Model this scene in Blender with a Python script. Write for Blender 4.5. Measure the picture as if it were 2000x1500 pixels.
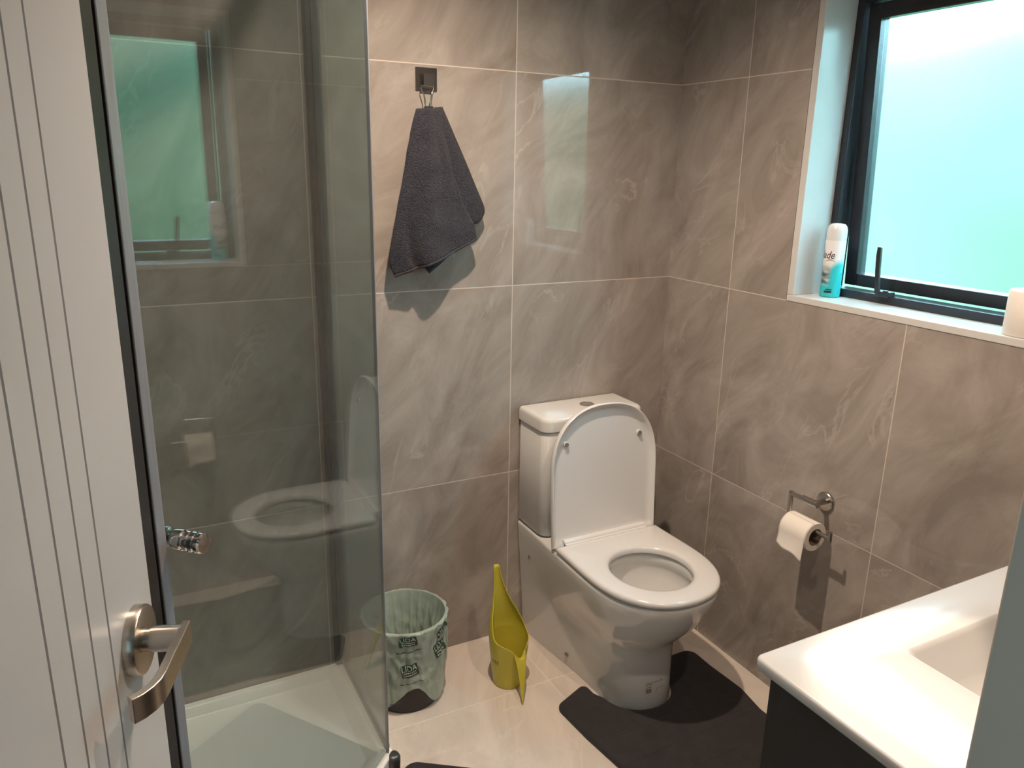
import bpy, bmesh, math, random
from math import sin, cos, pi, radians, sqrt, atan2
from mathutils import Vector, Matrix, noise

scene = bpy.context.scene
for o in list(bpy.data.objects):
    bpy.data.objects.remove(o, do_unlink=True)
COL = scene.collection
random.seed(7)

# ------------------------------------------------------------------ camera
CAM = Vector((-1.67458845, -2.05509276, 1.52409874))
RIGHT = Vector((0.88588691, -0.46353919, 0.01832485))
DOWN = Vector((-0.10904987, -0.24647876, -0.96299343))
FWD = Vector((0.45090188, 0.85110495, -0.2689012))
cd = bpy.data.cameras.new('camera')
cam = bpy.data.objects.new('camera', cd)
COL.objects.link(cam)
cd.sensor_fit = 'HORIZONTAL'
cd.sensor_width = 36.0
cd.lens = 36.0 * 1513.96 / 2000.0
cd.clip_start = 0.02
m3 = Matrix((RIGHT, -DOWN, -FWD)).transposed()
cam.matrix_world = Matrix.Translation(CAM) @ m3.to_4x4()
scene.camera = cam

# ------------------------------------------------------------------ sky, lamps, exposure
world = bpy.data.worlds.new('sky')
scene.world = world
world.use_nodes = True
bg = world.node_tree.nodes['Background']
bg.inputs['Color'].default_value = (0.46, 0.80, 1.0, 1)
bg.inputs['Strength'].default_value = 34.0
scene.view_settings.view_transform = 'Standard'
scene.view_settings.look = 'None'
scene.view_settings.gamma = 1.0
scene.view_settings.use_curve_mapping = False
scene.view_settings.exposure = 0.1
scene.cycles.use_denoising = True
scene.cycles.max_bounces = 14
scene.cycles.transparent_max_bounces = 16
scene.cycles.sample_clamp_indirect = 12.0

CEIL = 2.40


def spot(name, loc, watts, size, blend, radius, col=(1.0, 0.80, 0.625)):
    l = bpy.data.lights.new(name, 'SPOT')
    l.energy = watts
    l.color = col
    l.spot_size = radians(size)
    l.spot_blend = blend
    l.shadow_soft_size = radius
    o = bpy.data.objects.new(name, l)
    COL.objects.link(o)
    o.location = loc
    return o


# recessed ceiling downlights: mid-room, over the vanity
spot('downlight_middle', (-1.00, -0.72, CEIL - 0.015), 104, 142, 0.85, 0.022)
spot('shower_fill_spot', (-1.55, -0.42, CEIL - 0.015), 62, 34, 0.6, 0.022)  # added spot without a known fitting, brightens the shower tray
spot('downlight_vanity', (-0.70, -1.60, CEIL - 0.015), 38, 124, 0.75, 0.022)
spot('downlight_vanity_core', (-0.70, -1.60, CEIL - 0.016), 90, 19.5, 0.35, 0.01)


# daylight on the garden behind the house (the roof keeps it off the window)
sl = bpy.data.lights.new('sun', 'SUN')
sl.energy = 5.0
sl.color = (1.0, 0.97, 0.9)
sl.angle = radians(1)
so_ = bpy.data.objects.new('sun', sl)
COL.objects.link(so_)
so_.rotation_euler = Vector((0.6, 0.1, -0.8)).to_track_quat('-Z', 'Y').to_euler()


# ------------------------------------------------------------------ materials
def new_mat(name):
    m = bpy.data.materials.new(name)
    m.use_nodes = True
    nt = m.node_tree
    b = nt.nodes['Principled BSDF']
    return m, nt, b


def setp(b, **k):
    for n, v in k.items():
        b.inputs[n.replace('_', ' ')].default_value = v


def pmat(name, col, rough=0.4, metal=0.0, vary=0.06, scale=8.0, bump=0.0, bscale=200.0, bdist=0.001,
         coat=0.0, sheen=0.0, stretch=None):
    """principled surface whose colour and gloss drift a little with a noise texture"""
    m, nt, b = new_mat(name)
    N, L = nt.nodes, nt.links
    tc = N.new('ShaderNodeTexCoord')
    mp = N.new('ShaderNodeMapping')
    if stretch:
        mp.inputs['Scale'].default_value = stretch
    L.new(tc.outputs['Object'], mp.inputs['Vector'])
    nz = N.new('ShaderNodeTexNoise')
    nz.inputs['Scale'].default_value = scale
    nz.inputs['Detail'].default_value = 4
    L.new(mp.outputs['Vector'], nz.inputs['Vector'])
    r = N.new('ShaderNodeValToRGB')
    c0 = [max(0, c * (1 - vary)) for c in col]
    c1 = [min(1, c * (1 + vary)) for c in col]
    r.color_ramp.elements[0].position = 0.3
    r.color_ramp.elements[1].position = 0.7
    r.color_ramp.elements[0].color = (*c0, 1)
    r.color_ramp.elements[1].color = (*c1, 1)
    L.new(nz.outputs['Fac'], r.inputs['Fac'])
    L.new(r.outputs['Color'], b.inputs['Base Color'])
    setp(b, Roughness=rough, Metallic=metal)
    if coat:
        b.inputs['Coat Weight'].default_value = coat
        b.inputs['Coat Roughness'].default_value = 0.05
    if sheen:
        b.inputs['Sheen Weight'].default_value = sheen
    if bump:
        n2 = N.new('ShaderNodeTexNoise')
        n2.inputs['Scale'].default_value = bscale
        n2.inputs['Detail'].default_value = 3
        L.new(mp.outputs['Vector'], n2.inputs['Vector'])
        bp = N.new('ShaderNodeBump')
        bp.inputs['Strength'].default_value = bump
        bp.inputs['Distance'].default_value = bdist
        L.new(n2.outputs['Fac'], bp.inputs['Height'])
        L.new(bp.outputs['Normal'], b.inputs['Normal'])
    return m


def tile_mat(name, axes, u0, v0, dark, light, vein, grout, rough, size=0.6, ang=55, vein_amt=0.5, gw=0.0014):
    """large-format porcelain tiles: cloudy stone body, thin pale veins, pale grout; each tile has its own pattern"""
    m, nt, b = new_mat(name)
    N, L = nt.nodes, nt.links

    def math_(op, a, c=None):
        n = N.new('ShaderNodeMath')
        n.operation = op
        for i, x in enumerate((a, c)):
            if x is None:
                continue
            if isinstance(x, (int, float)):
                n.inputs[i].default_value = x
            else:
                L.new(x, n.inputs[i])
        return n.outputs[0]
    tc = N.new('ShaderNodeTexCoord')
    sp = N.new('ShaderNodeSeparateXYZ')
    L.new(tc.outputs['Object'], sp.inputs[0])
    U, V = sp.outputs[axes[0]], sp.outputs[axes[1]]
    us = math_('DIVIDE', math_('SUBTRACT', U, u0), size)
    vs = math_('DIVIDE', math_('SUBTRACT', V, v0), size)
    fu, fv = math_('FRACT', us), math_('FRACT', vs)
    du = math_('MINIMUM', fu, math_('SUBTRACT', 1.0, fu))
    dv = math_('MINIMUM', fv, math_('SUBTRACT', 1.0, fv))
    d = math_('MULTIPLY', math_('MINIMUM', du, dv), size)
    mr = N.new('ShaderNodeMapRange')
    mr.inputs['From Min'].default_value = gw * 0.7
    mr.inputs['From Max'].default_value = gw * 1.3
    mr.inputs['To Min'].default_value = 1.0
    mr.inputs['To Max'].default_value = 0.0
    L.new(d, mr.inputs['Value'])
    gmask = mr.outputs[0]
    cb = N.new('ShaderNodeCombineXYZ')
    L.new(math_('FLOOR', us), cb.inputs[0])
    L.new(math_('FLOOR', vs), cb.inputs[1])
    wn = N.new('ShaderNodeTexWhiteNoise')
    wn.noise_dimensions = '3D'
    L.new(cb.outputs[0], wn.inputs['Vector'])
    off = N.new('ShaderNodeVectorMath')
    off.operation = 'SCALE'
    off.inputs[3].default_value = 9.0
    L.new(wn.outputs['Color'], off.inputs[0])
    uv = N.new('ShaderNodeCombineXYZ')
    L.new(U, uv.inputs[0])
    L.new(V, uv.inputs[1])
    rot = N.new('ShaderNodeMapping')
    rot.inputs['Rotation'].default_value = (0, 0, radians(-ang))
    L.new(uv.outputs[0], rot.inputs['Vector'])
    st = N.new('ShaderNodeMapping')
    st.inputs['Scale'].default_value = (0.50, 1.0, 1.0)
    L.new(rot.outputs[0], st.inputs['Vector'])
    ad = N.new('ShaderNodeVectorMath')
    ad.operation = 'ADD'
    L.new(st.outputs[0], ad.inputs[0])
    L.new(off.outputs[0], ad.inputs[1])
    P = ad.outputs[0]
    n1 = N.new('ShaderNodeTexNoise')
    n1.inputs['Scale'].default_value = 5.0
    n1.inputs['Detail'].default_value = 7
    n1.inputs['Roughness'].default_value = 0.64
    n1.inputs['Distortion'].default_value = 1.3
    L.new(P, n1.inputs['Vector'])
    r1 = N.new('ShaderNodeValToRGB')
    r1.color_ramp.elements[0].position = 0.30
    r1.color_ramp.elements[0].color = (*dark, 1)
    r1.color_ramp.elements[1].position = 0.68
    r1.color_ramp.elements[1].color = (*light, 1)
    L.new(n1.outputs['Fac'], r1.inputs['Fac'])
    # thin ridges = veins
    n2 = N.new('ShaderNodeTexNoise')
    n2.inputs['Scale'].default_value = 4.4
    n2.inputs['Detail'].default_value = 8
    n2.inputs['Roughness'].default_value = 0.55
    n2.inputs['Distortion'].default_value = 1.4
    L.new(P, n2.inputs['Vector'])
    ridge = math_('ABSOLUTE', math_('SUBTRACT', n2.outputs['Fac'], 0.5))
    mv = N.new('ShaderNodeMapRange')
    mv.interpolation_type = 'SMOOTHSTEP'
    mv.inputs['From Min'].default_value = 0.0
    mv.inputs['From Max'].default_value = 0.020
    mv.inputs['To Min'].default_value = 1.0
    mv.inputs['To Max'].default_value = 0.0
    L.new(ridge, mv.inputs['Value'])
    n3 = N.new('ShaderNodeTexNoise')
    n3.inputs['Scale'].default_value = 5.0
    n3.inputs['Detail'].default_value = 3
    L.new(P, n3.inputs['Vector'])
    mk = N.new('ShaderNodeMapRange')
    mk.inputs['From Min'].default_value = 0.48
    mk.inputs['From Max'].default_value = 0.68
    L.new(n3.outputs['Fac'], mk.inputs['Value'])
    vm = math_('MULTIPLY', math_('MULTIPLY', mv.outputs[0], mk.outputs[0]), vein_amt)
    mx = N.new('ShaderNodeMix')
    mx.data_type = 'RGBA'
    L.new(vm, mx.inputs['Factor'])
    L.new(r1.outputs['Color'], mx.inputs['A'])
    mx.inputs['B'].default_value = (*vein, 1)
    mg = N.new('ShaderNodeMix')
    mg.data_type = 'RGBA'
    L.new(gmask, mg.inputs['Factor'])
    L.new(mx.outputs['Result'], mg.inputs['A'])
    mg.inputs['B'].default_value = (*grout, 1)
    L.new(mg.outputs['Result'], b.inputs['Base Color'])
    rg = N.new('ShaderNodeMapRange')
    rg.inputs['To Min'].default_value = rough
    rg.inputs['To Max'].default_value = 0.7
    L.new(gmask, rg.inputs['Value'])
    L.new(rg.outputs[0], b.inputs['Roughness'])
    # grout sits slightly low
    bp = N.new('ShaderNodeBump')
    bp.invert = True
    bp.inputs['Strength'].default_value = 0.35
    bp.inputs['Distance'].default_value = 0.0008
    L.new(gmask, bp.inputs['Height'])
    L.new(bp.outputs['Normal'], b.inputs['Normal'])
    return m


def thin_glass(name, tint, film):
    """clear sheet glass: straight-through transmission plus a Fresnel mirror reflection on each face"""
    m = bpy.data.materials.new(name)
    m.use_nodes = True
    nt = m.node_tree
    N, L = nt.nodes, nt.links
    N.clear()
    out = N.new('ShaderNodeOutputMaterial')
    mix = N.new('ShaderNodeMixShader')
    tr = N.new('ShaderNodeBsdfTransparent')
    tr.inputs['Color'].default_value = (*tint, 1)
    gl = N.new('ShaderNodeBsdfGlossy')
    gl.inputs['Roughness'].default_value = 0.0
    geo = N.new('ShaderNodeNewGeometry')
    mr = N.new('ShaderNodeMapRange')
    mr.inputs['To Min'].default_value = 1.75
    mr.inputs['To Max'].default_value = 1.0 / 1.75
    L.new(geo.outputs['Backfacing'], mr.inputs['Value'])
    fr = N.new('ShaderNodeFresnel')
    L.new(mr.outputs[0], fr.inputs['IOR'])
    L.new(fr.outputs[0], mix.inputs['Fac'])
    L.new(tr.outputs[0], mix.inputs[1])
    L.new(gl.outputs[0], mix.inputs[2])
    # dried water film: a faint grey-green veil that scatters light both ways
    df = N.new('ShaderNodeBsdfDiffuse')
    df.inputs['Color'].default_value = (0.60, 0.66, 0.64, 1)
    tl = N.new('ShaderNodeBsdfTranslucent')
    tl.inputs['Color'].default_value = (0.60, 0.66, 0.64, 1)
    ds = N.new('ShaderNodeMixShader')
    L.new(df.outputs[0], ds.inputs[1])
    L.new(tl.outputs[0], ds.inputs[2])
    tc = N.new('ShaderNodeTexCoord')
    nz = N.new('ShaderNodeTexNoise')
    nz.inputs['Scale'].default_value = 5
    L.new(tc.outputs['Object'], nz.inputs['Vector'])
    fm_ = N.new('ShaderNodeMapRange')
    fm_.inputs['To Min'].default_value = film * 0.7
    fm_.inputs['To Max'].default_value = film * 1.3
    L.new(nz.outputs['Fac'], fm_.inputs['Value'])
    fin = N.new('ShaderNodeMixShader')
    L.new(fm_.outputs[0], fin.inputs['Fac'])
    L.new(mix.outputs[0], fin.inputs[1])
    L.new(ds.outputs[0], fin.inputs[2])
    L.new(fin.outputs[0], out.inputs['Surface'])
    return m


def frosted_glass(name):
    m, nt, b = new_mat(name)
    setp(b, Base_Color=(0.91, 1.0, 0.94, 1), Roughness=0.16, IOR=1.45)
    b.inputs['Transmission Weight'].default_value = 1.0
    N, L = nt.nodes, nt.links
    tc = N.new('ShaderNodeTexCoord')
    nz = N.new('ShaderNodeTexNoise')
    nz.inputs['Scale'].default_value = 380
    L.new(tc.outputs['Object'], nz.inputs['Vector'])
    bp = N.new('ShaderNodeBump')
    bp.inputs['Strength'].default_value = 0.15
    bp.inputs['Distance'].default_value = 0.0005
    L.new(nz.outputs['Fac'], bp.inputs['Height'])
    L.new(bp.outputs['Normal'], b.inputs['Normal'])
    return m


WALL_D, WALL_L = (0.238, 0.202, 0.178), (0.405, 0.358, 0.325)
VEIN, GROUT = (0.52, 0.48, 0.44), (0.58, 0.50, 0.44)
M = {}
M['tile_back'] = tile_mat('taupe_tile_back', (0, 2), -0.5908, 0.583, WALL_D, WALL_L, VEIN, GROUT, 0.02)
M['tile_right'] = tile_mat('taupe_tile_right', (1, 2), -0.2895, 0.583, WALL_D, WALL_L, VEIN, GROUT, 0.02, ang=125)
M['tile_left'] = tile_mat('taupe_tile_left', (1, 2), -0.3, 0.583, WALL_D, WALL_L, VEIN, GROUT, 0.02)
M['tile_front'] = tile_mat('taupe_tile_front', (0, 2), -0.5908, 0.583, WALL_D, WALL_L, VEIN, GROUT, 0.02)
M['tile_floor'] = tile_mat('beige_floor_tile', (0, 1), -0.5933, -0.2946, (0.56, 0.485, 0.42), (0.72, 0.635, 0.56),
                           (0.76, 0.69, 0.62), (0.78, 0.69, 0.60), 0.34, ang=60, vein_amt=0.45)
M['ceiling'] = pmat('white_ceiling_paint', (0.80, 0.78, 0.75), 0.7, vary=0.02)
M['hall'] = pmat('hall_paint', (0.42, 0.41, 0.39), 0.7, vary=0.03)
M['hall_floor'] = pmat('hall_floor', (0.16, 0.13, 0.11), 0.5, vary=0.15)
M['jamb_grey'] = pmat('grey_green_jamb_paint', (0.47, 0.42, 0.36), 0.35, vary=0.02)
M['gloss_white'] = pmat('white_gloss_paint', (0.60, 0.59, 0.58), 0.22, vary=0.015)
M['door_white'] = pmat('white_door_paint', (0.47, 0.475, 0.485), 0.28, vary=0.015)
M['ceramic'] = pmat('white_glazed_ceramic', (0.68, 0.665, 0.645), 0.06, vary=0.01, coat=0.3)
M['seat'] = pmat('white_seat_plastic', (0.69, 0.675, 0.665), 0.16, vary=0.01)
M['rubber'] = pmat('grey_rubber', (0.16, 0.15, 0.14), 0.6)
M['acrylic'] = pmat('white_tray_acrylic', (0.88, 0.86, 0.83), 0.22, vary=0.015)
M['stone_top'] = pmat('white_basin_resin', (0.54, 0.53, 0.52), 0.20, vary=0.01)
M['cabinet'] = pmat('charcoal_cabinet_panel', (0.011, 0.0105, 0.011), 0.5, vary=0.2, scale=30)
M['chrome'] = pmat('polished_chrome', (0.75, 0.75, 0.75), 0.07, 1.0, vary=0.02)
M['nickel'] = pmat('brushed_nickel', (0.50, 0.45, 0.40), 0.26, 1.0, vary=0.08, scale=60, stretch=(1, 1, 12))
M['steel'] = pmat('brushed_steel', (0.42, 0.40, 0.38), 0.28, 1.0, vary=0.08, scale=60, stretch=(1, 1, 14))
M['hook_steel'] = pmat('dark_brushed_steel', (0.30, 0.28, 0.27), 0.25, 1.0, vary=0.1, scale=60, stretch=(14, 1, 1))
M['alu_black'] = pmat('black_powder_coat', (0.016, 0.017, 0.022), 0.38, vary=0.15, scale=40)
M['seal'] = pmat('grey_vinyl_seal', (0.22, 0.23, 0.26), 0.30, vary=0.1, stretch=(30, 30, 1))
M['seal_dark'] = pmat('dark_seal', (0.028, 0.026, 0.025), 0.42, vary=0.15)
M['alu_grey'] = pmat('grey_aluminium', (0.10, 0.105, 0.11), 0.35, 0.6, vary=0.1, stretch=(30, 30, 1))
M['shower_glass'] = thin_glass('smoked_shower_glass', (0.80, 0.86, 0.86), 0.03)
M['side_glass'] = thin_glass('filmed_side_glass', (0.86, 0.895, 0.885), 0.12)
M['frost'] = frosted_glass('frosted_window_glass')
M['yellow'] = pmat('yellow_green_plastic', (0.54, 0.46, 0.05), 0.34, vary=0.04)
M['bin'] = pmat('black_bin_plastic', (0.014, 0.013, 0.015), 0.35, vary=0.2)
M['bag'] = pmat('pale_green_film', (0.43, 0.52, 0.45), 0.30, vary=0.18, scale=14, bump=0.45, bscale=45, bdist=0.004)
nt_ = M['bag'].node_tree
M['bag'].node_tree.nodes['Principled BSDF'].inputs['Alpha'].default_value = 0.80
M['bag_print'] = pmat('dark_green_ink', (0.018, 0.060, 0.042), 0.4, vary=0.15)
M['bag_text'] = pmat('pale_ink', (0.55, 0.62, 0.56), 0.4, vary=0.05)
M['ink'] = pmat('black_ink', (0.02, 0.02, 0.02), 0.45)
M['grey_ink'] = pmat('grey_ink', (0.20, 0.17, 0.15), 0.5)
M['paper'] = pmat('white_tissue', (0.82, 0.76, 0.70), 0.9, vary=0.03, bump=0.3, bscale=120, bdist=0.001)
M['card'] = pmat('brown_card', (0.20, 0.13, 0.09), 0.85, vary=0.1)
M['towel'] = pmat('grey_terry', (0.0285, 0.0285, 0.0410), 0.95, vary=0.35, scale=160, bump=1.0, bscale=300, bdist=0.006, sheen=0.06)
M['towel_hem'] = pmat('grey_terry_hem', (0.035, 0.034, 0.042), 0.9, vary=0.2, scale=120, bump=0.4, bscale=500, bdist=0.001)
M['mat'] = pmat('charcoal_memory_foam', (0.020, 0.0165, 0.018), 0.85, vary=0.25, scale=25, bump=0.5, bscale=500, bdist=0.001, sheen=0.12)
M['lawn'] = pmat('green_lawn', (0.022, 0.052, 0.019), 0.9, vary=0.25, scale=1.2)
M['outer_wall'] = pmat('outer_cladding', (0.4, 0.4, 0.4), 0.8)


# ------------------------------------------------------------------ mesh helpers
class MB:
    """collects vertices and faces of ONE part"""

    def __init__(self):
        self.v, self.f = [], []
        self.nbox = 0

    def add(self, vs, fs):
        o = len(self.v)
        self.v += [Vector(p) for p in vs]
        self.f += [tuple(i + o for i in f) for f in fs]

    def box(self, lo, hi):
        self.nbox += 1
        x0, y0, z0 = lo
        x1, y1, z1 = hi
        self.add([(x0, y0, z0), (x1, y0, z0), (x1, y1, z0), (x0, y1, z0),
                  (x0, y0, z1), (x1, y0, z1), (x1, y1, z1), (x0, y1, z1)],
                 [(3, 2, 1, 0), (4, 5, 6, 7), (0, 1, 5, 4), (1, 2, 6, 5), (2, 3, 7, 6), (3, 0, 4, 7)])

    def obox(self, o, ax, ay, az):
        """box from corner o with edge vectors ax, ay, az"""
        self.nbox += 1
        o, ax, ay, az = map(Vector, (o, ax, ay, az))
        self.add([o, o + ax, o + ax + ay, o + ay, o + az, o + ax + az, o + ax + ay + az, o + ay + az],
                 [(3, 2, 1, 0), (4, 5, 6, 7), (0, 1, 5, 4), (1, 2, 6, 5), (2, 3, 7, 6), (3, 0, 4, 7)])

    def loft(self, rings, close=True, cap0=False, cap1=False):
        n = len(rings[0])
        vs = [p for r in rings for p in r]
        fs = []
        for i in range(len(rings) - 1):
            for j in range(n if close else n - 1):
                k = (j + 1) % n
                fs.append((i * n + j, i * n + k, (i + 1) * n + k, (i + 1) * n + j))
        if cap0:
            fs.append(tuple(reversed(range(n))))
        if cap1:
            fs.append(tuple((len(rings) - 1) * n + j for j in range(n)))
        self.add(vs, fs)

    def cyl(self, p0, p1, r0, r1=None, seg=32, cap=True):
        p0, p1 = Vector(p0), Vector(p1)
        r1 = r0 if r1 is None else r1
        self.lathe(p0, p1 - p0, [(0, r0), ((p1 - p0).length, r1)], seg, cap, cap)

    def lathe(self, o, axis, prof, seg=40, cap0=True, cap1=True):
        """prof = [(distance along axis, radius)]"""
        o = Vector(o)
        a = Vector(axis).normalized()
        u = a.orthogonal().normalized()
        w = a.cross(u)
        rings = [[o + a * d + (u * cos(2 * pi * j / seg) + w * sin(2 * pi * j / seg)) * r for j in range(seg)] for d, r in prof]
        self.loft(rings, True, cap0, cap1)

    def tube(self, pts, r, seg=16, cap=True):
        pts = [Vector(p) for p in pts]
        rs = r if isinstance(r, (list, tuple)) else [r] * len(pts)
        rings = []
        t0 = (pts[1] - pts[0]).normalized()
        u = t0.orthogonal().normalized()
        for i, p in enumerate(pts):
            a = pts[max(0, i - 1)]
            c = pts[min(len(pts) - 1, i + 1)]
            t = (c - a).normalized()
            u = (u - t * u.dot(t)).normalized()
            w = t.cross(u)
            k = 1.0
            if 0 < i < len(pts) - 1:
                h = (p - a).normalized().dot(t)
                k = 1.0 / max(h, 0.5)
            rings.append([p + (u * cos(2 * pi * j / seg) + w * sin(2 * pi * j / seg)) * rs[i] for j in range(seg)])
        self.loft(rings, True, cap, cap)

    def grid(self, rows, flip=False):
        n = len(rows[0])
        fs = []
        for i in range(len(rows) - 1):
            for j in range(n - 1):
                q = (i * n + j, i * n + j + 1, (i + 1) * n + j + 1, (i + 1) * n + j)
                fs.append(tuple(reversed(q)) if flip else q)
        self.add([p for r in rows for p in r], fs)


def root(name, loc, label, cat, group=None):
    o = bpy.data.objects.new(name, None)
    o.empty_display_size = 0.05
    COL.objects.link(o)
    o.location = loc
    o['label'] = label
    o['category'] = cat
    if group:
        o['group'] = group
    return o


def base_of(o):
    p = Vector((0, 0, 0))
    while o is not None:
        p += o.location
        o = o.parent
    return p


def part(name, mb, mat, parent=None, bevel=0.0, sharp=40, flat=False, subsurf=0, solid=0.0, label=None, segs=3):
    """links the collected geometry (given in world coordinates) as ONE mesh object under parent"""
    off = base_of(parent) if parent is not None else Vector((0, 0, 0))
    me = bpy.data.meshes.new(name)
    bm = bmesh.new()
    vs = [bm.verts.new(p - off) for p in mb.v]
    for f in mb.f:
        try:
            bm.faces.new([vs[i] for i in f])
        except ValueError:
            pass
    if mb.nbox < 2:
        bmesh.ops.remove_doubles(bm, verts=bm.verts, dist=1e-6)
    bmesh.ops.recalc_face_normals(bm, faces=bm.faces)
    if bevel > 0:
        es = [e for e in bm.edges if len(e.link_faces) == 2 and e.calc_face_angle(0) > radians(28)]
        bmesh.ops.bevel(bm, geom=es, offset=bevel, segments=segs, profile=0.5, affect='EDGES', clamp_overlap=True)
    for f in bm.faces:
        f.smooth = not flat
    for e in bm.edges:
        if len(e.link_faces) == 2 and e.calc_face_angle(0) > radians(sharp):
            e.smooth = False
    bm.to_mesh(me)
    bm.free()
    me.materials.append(M[mat] if isinstance(mat, str) else mat)
    o = bpy.data.objects.new(name, me)
    COL.objects.link(o)
    if parent is not None:
        o.parent = parent
    if bevel > 0 and not flat:
        md = o.modifiers.new('weighted', 'WEIGHTED_NORMAL')
        md.keep_sharp = True
        md.weight = 90
    if solid:
        md = o.modifiers.new('thickness', 'SOLIDIFY')
        md.thickness = solid
        md.offset = 0
    if subsurf:
        md = o.modifiers.new('smooth', 'SUBSURF')
        md.levels = md.render_levels = subsurf
    if label:
        o['label'] = label
    return o


def struct(name, mb, mat, **k):
    o = part(name, mb, mat, **k)
    if o.parent is None:
        o['kind'] = 'structure'
    return o


def sroot(name, loc=(0, 0, 0)):
    o = bpy.data.objects.new(name, None)
    COL.objects.link(o)
    o.location = loc
    o['kind'] = 'structure'
    return o


def text_faces(s, size, shear=0.0):
    """outline of a word as flat 2-D geometry: (verts, faces, width)"""
    c = bpy.data.curves.new('word', 'FONT')
    c.body = s
    c.size = size
    c.shear = shear
    c.resolution_u = 3
    c.fill_mode = 'FRONT'
    o = bpy.data.objects.new('word', c)
    COL.objects.link(o)
    dg = bpy.context.evaluated_depsgraph_get()
    me = bpy.data.meshes.new_from_object(o.evaluated_get(dg))
    vs = [(v.co.x, v.co.y) for v in me.vertices]
    fs = [tuple(p.vertices) for p in me.polygons]
    bpy.data.objects.remove(o, do_unlink=True)
    bpy.data.curves.remove(c)
    bpy.data.meshes.remove(me)
    xs = [v[0] for v in vs]
    return vs, fs, (min(xs), max(xs))


def interp(tbl, x):
    for (x0, *a), (x1, *b) in zip(tbl, tbl[1:]):
        if x <= x1:
            t = (x - x0) / (x1 - x0)
            return [p + (q - p) * t for p, q in zip(a, b)]
    return list(tbl[-1][1:])


def polyline(pts, n):
    """n+1 points equally spaced along a polyline, smoothed a little"""
    pts = [Vector(p) for p in pts]
    ls = [0]
    for a, b in zip(pts, pts[1:]):
        ls.append(ls[-1] + (b - a).length)
    out = []
    for i in range(n + 1):
        s = ls[-1] * i / n
        for k in range(len(pts) - 1):
            if s <= ls[k + 1] + 1e-9:
                t = (s - ls[k]) / max(1e-9, ls[k + 1] - ls[k])
                out.append(pts[k].lerp(pts[k + 1], t))
                break
    for _ in range(1):
        out = [out[0]] + [(out[i - 1] + out[i] * 2 + out[i + 1]) / 4 for i in range(1, n)] + [out[-1]]
    return out


# ------------------------------------------------------------------ room shell
XL, YF, WT = -2.055, -1.838, 0.10          # left wall, door wall inner face, thickness
WY0, WY1, WZ0, WZ1 = -1.225, -0.538, 1.200, 1.965     # window opening in the right wall
mb = MB(); mb.box((XL - 0.1, 0, -0.02), (0.20, 0.12, CEIL)); struct('wall_back', mb, 'tile_back')
mb = MB()
mb.box((0, -2.2, -0.02), (0.18, 0.0, WZ0 - 0.018))
mb.box((0, -2.2, WZ1 + 0.018), (0.18, 0.0, CEIL))
mb.box((0, WY1 + 0.024, WZ0 - 0.018), (0.18, 0.0, WZ1 + 0.018))
mb.box((0, -2.2, WZ0 - 0.018), (0.18, WY0 - 0.024, WZ1 + 0.018))
struct('wall_right', mb, 'tile_right')
mb = MB(); mb.box((XL - 0.1, -2.2, -0.02), (XL, 0, CEIL)); struct('wall_left', mb, 'tile_left')
DX0, DX1, DZ = -1.915, -1.235, 2.02
mb = MB()
mb.box((XL, YF - WT, -0.02), (DX0 - 0.02, YF, CEIL))
mb.box((DX1 + 0.02, YF - WT, -0.02), (0.0, YF, CEIL))
mb.box((DX0 - 0.02, YF - WT, DZ + 0.02), (DX1 + 0.02, YF, CEIL))
struct('wall_front', mb, 'tile_front')
mb = MB(); mb.box((XL - 0.1, YF - WT, -0.12), (0.18, 0.12, 0.0)); struct('floor', mb, 'tile_floor')
mb = MB(); mb.box((XL - 0.1, -3.6, CEIL), (0.20, 0.12, CEIL + 0.1)); struct('ceiling', mb, 'ceiling')
# hallway the photographer stands in
mb = MB(); mb.box((XL - 0.1, -3.6, -0.12), (0.18, YF - WT, -0.002)); struct('floor_hall', mb, 'hall_floor')
mb = MB(); mb.box((XL - 0.1, -3.7, -0.1), (0.2, -3.6, CEIL)); struct('wall_hall', mb, 'hall')
mb = MB()
HW = (-3.05, -2.15, 0.95, 1.95)                     # added opening for an unseen translucent pane that lights the door lining
mb.box((XL - 0.2, -3.6, -0.1), (XL - 0.1, YF - WT, HW[2]))
mb.box((XL - 0.2, -3.6, HW[3]), (XL - 0.1, YF - WT, CEIL))
mb.box((XL - 0.2, -3.6, HW[2]), (XL - 0.1, HW[0], HW[3]))
mb.box((XL - 0.2, HW[1], HW[2]), (XL - 0.1, YF - WT, HW[3]))
struct('wall_hall_left', mb, 'hall')
bm_ = bpy.data.materials.new('translucent_fill')
bm_.use_nodes = True
bm_.node_tree.nodes.clear()
n_o = bm_.node_tree.nodes.new('ShaderNodeOutputMaterial')
n_t = bm_.node_tree.nodes.new('ShaderNodeBsdfTranslucent')
n_t.inputs['Color'].default_value = (0.085, 0.078, 0.070, 1)
bm_.node_tree.links.new(n_t.outputs[0], n_o.inputs['Surface'])
M['fill_pane'] = bm_
mb = MB()
mb.grid([[(XL - 0.15, HW[0] - .01, HW[2] - .01), (XL - 0.15, HW[1] + .01, HW[2] - .01)], [(XL - 0.15, HW[0] - .01, HW[3] + .01), (XL - 0.15, HW[1] + .01, HW[3] + .01)]])
struct('hall_fill_pane', mb, 'fill_pane', flat=True)  # unseen pane added to let cool fill light onto the door lining
mb = MB(); mb.box((0.0, -3.6, -0.1), (0.18, -2.2, CEIL)); struct('wall_hall_right', mb, 'hall')
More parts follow.
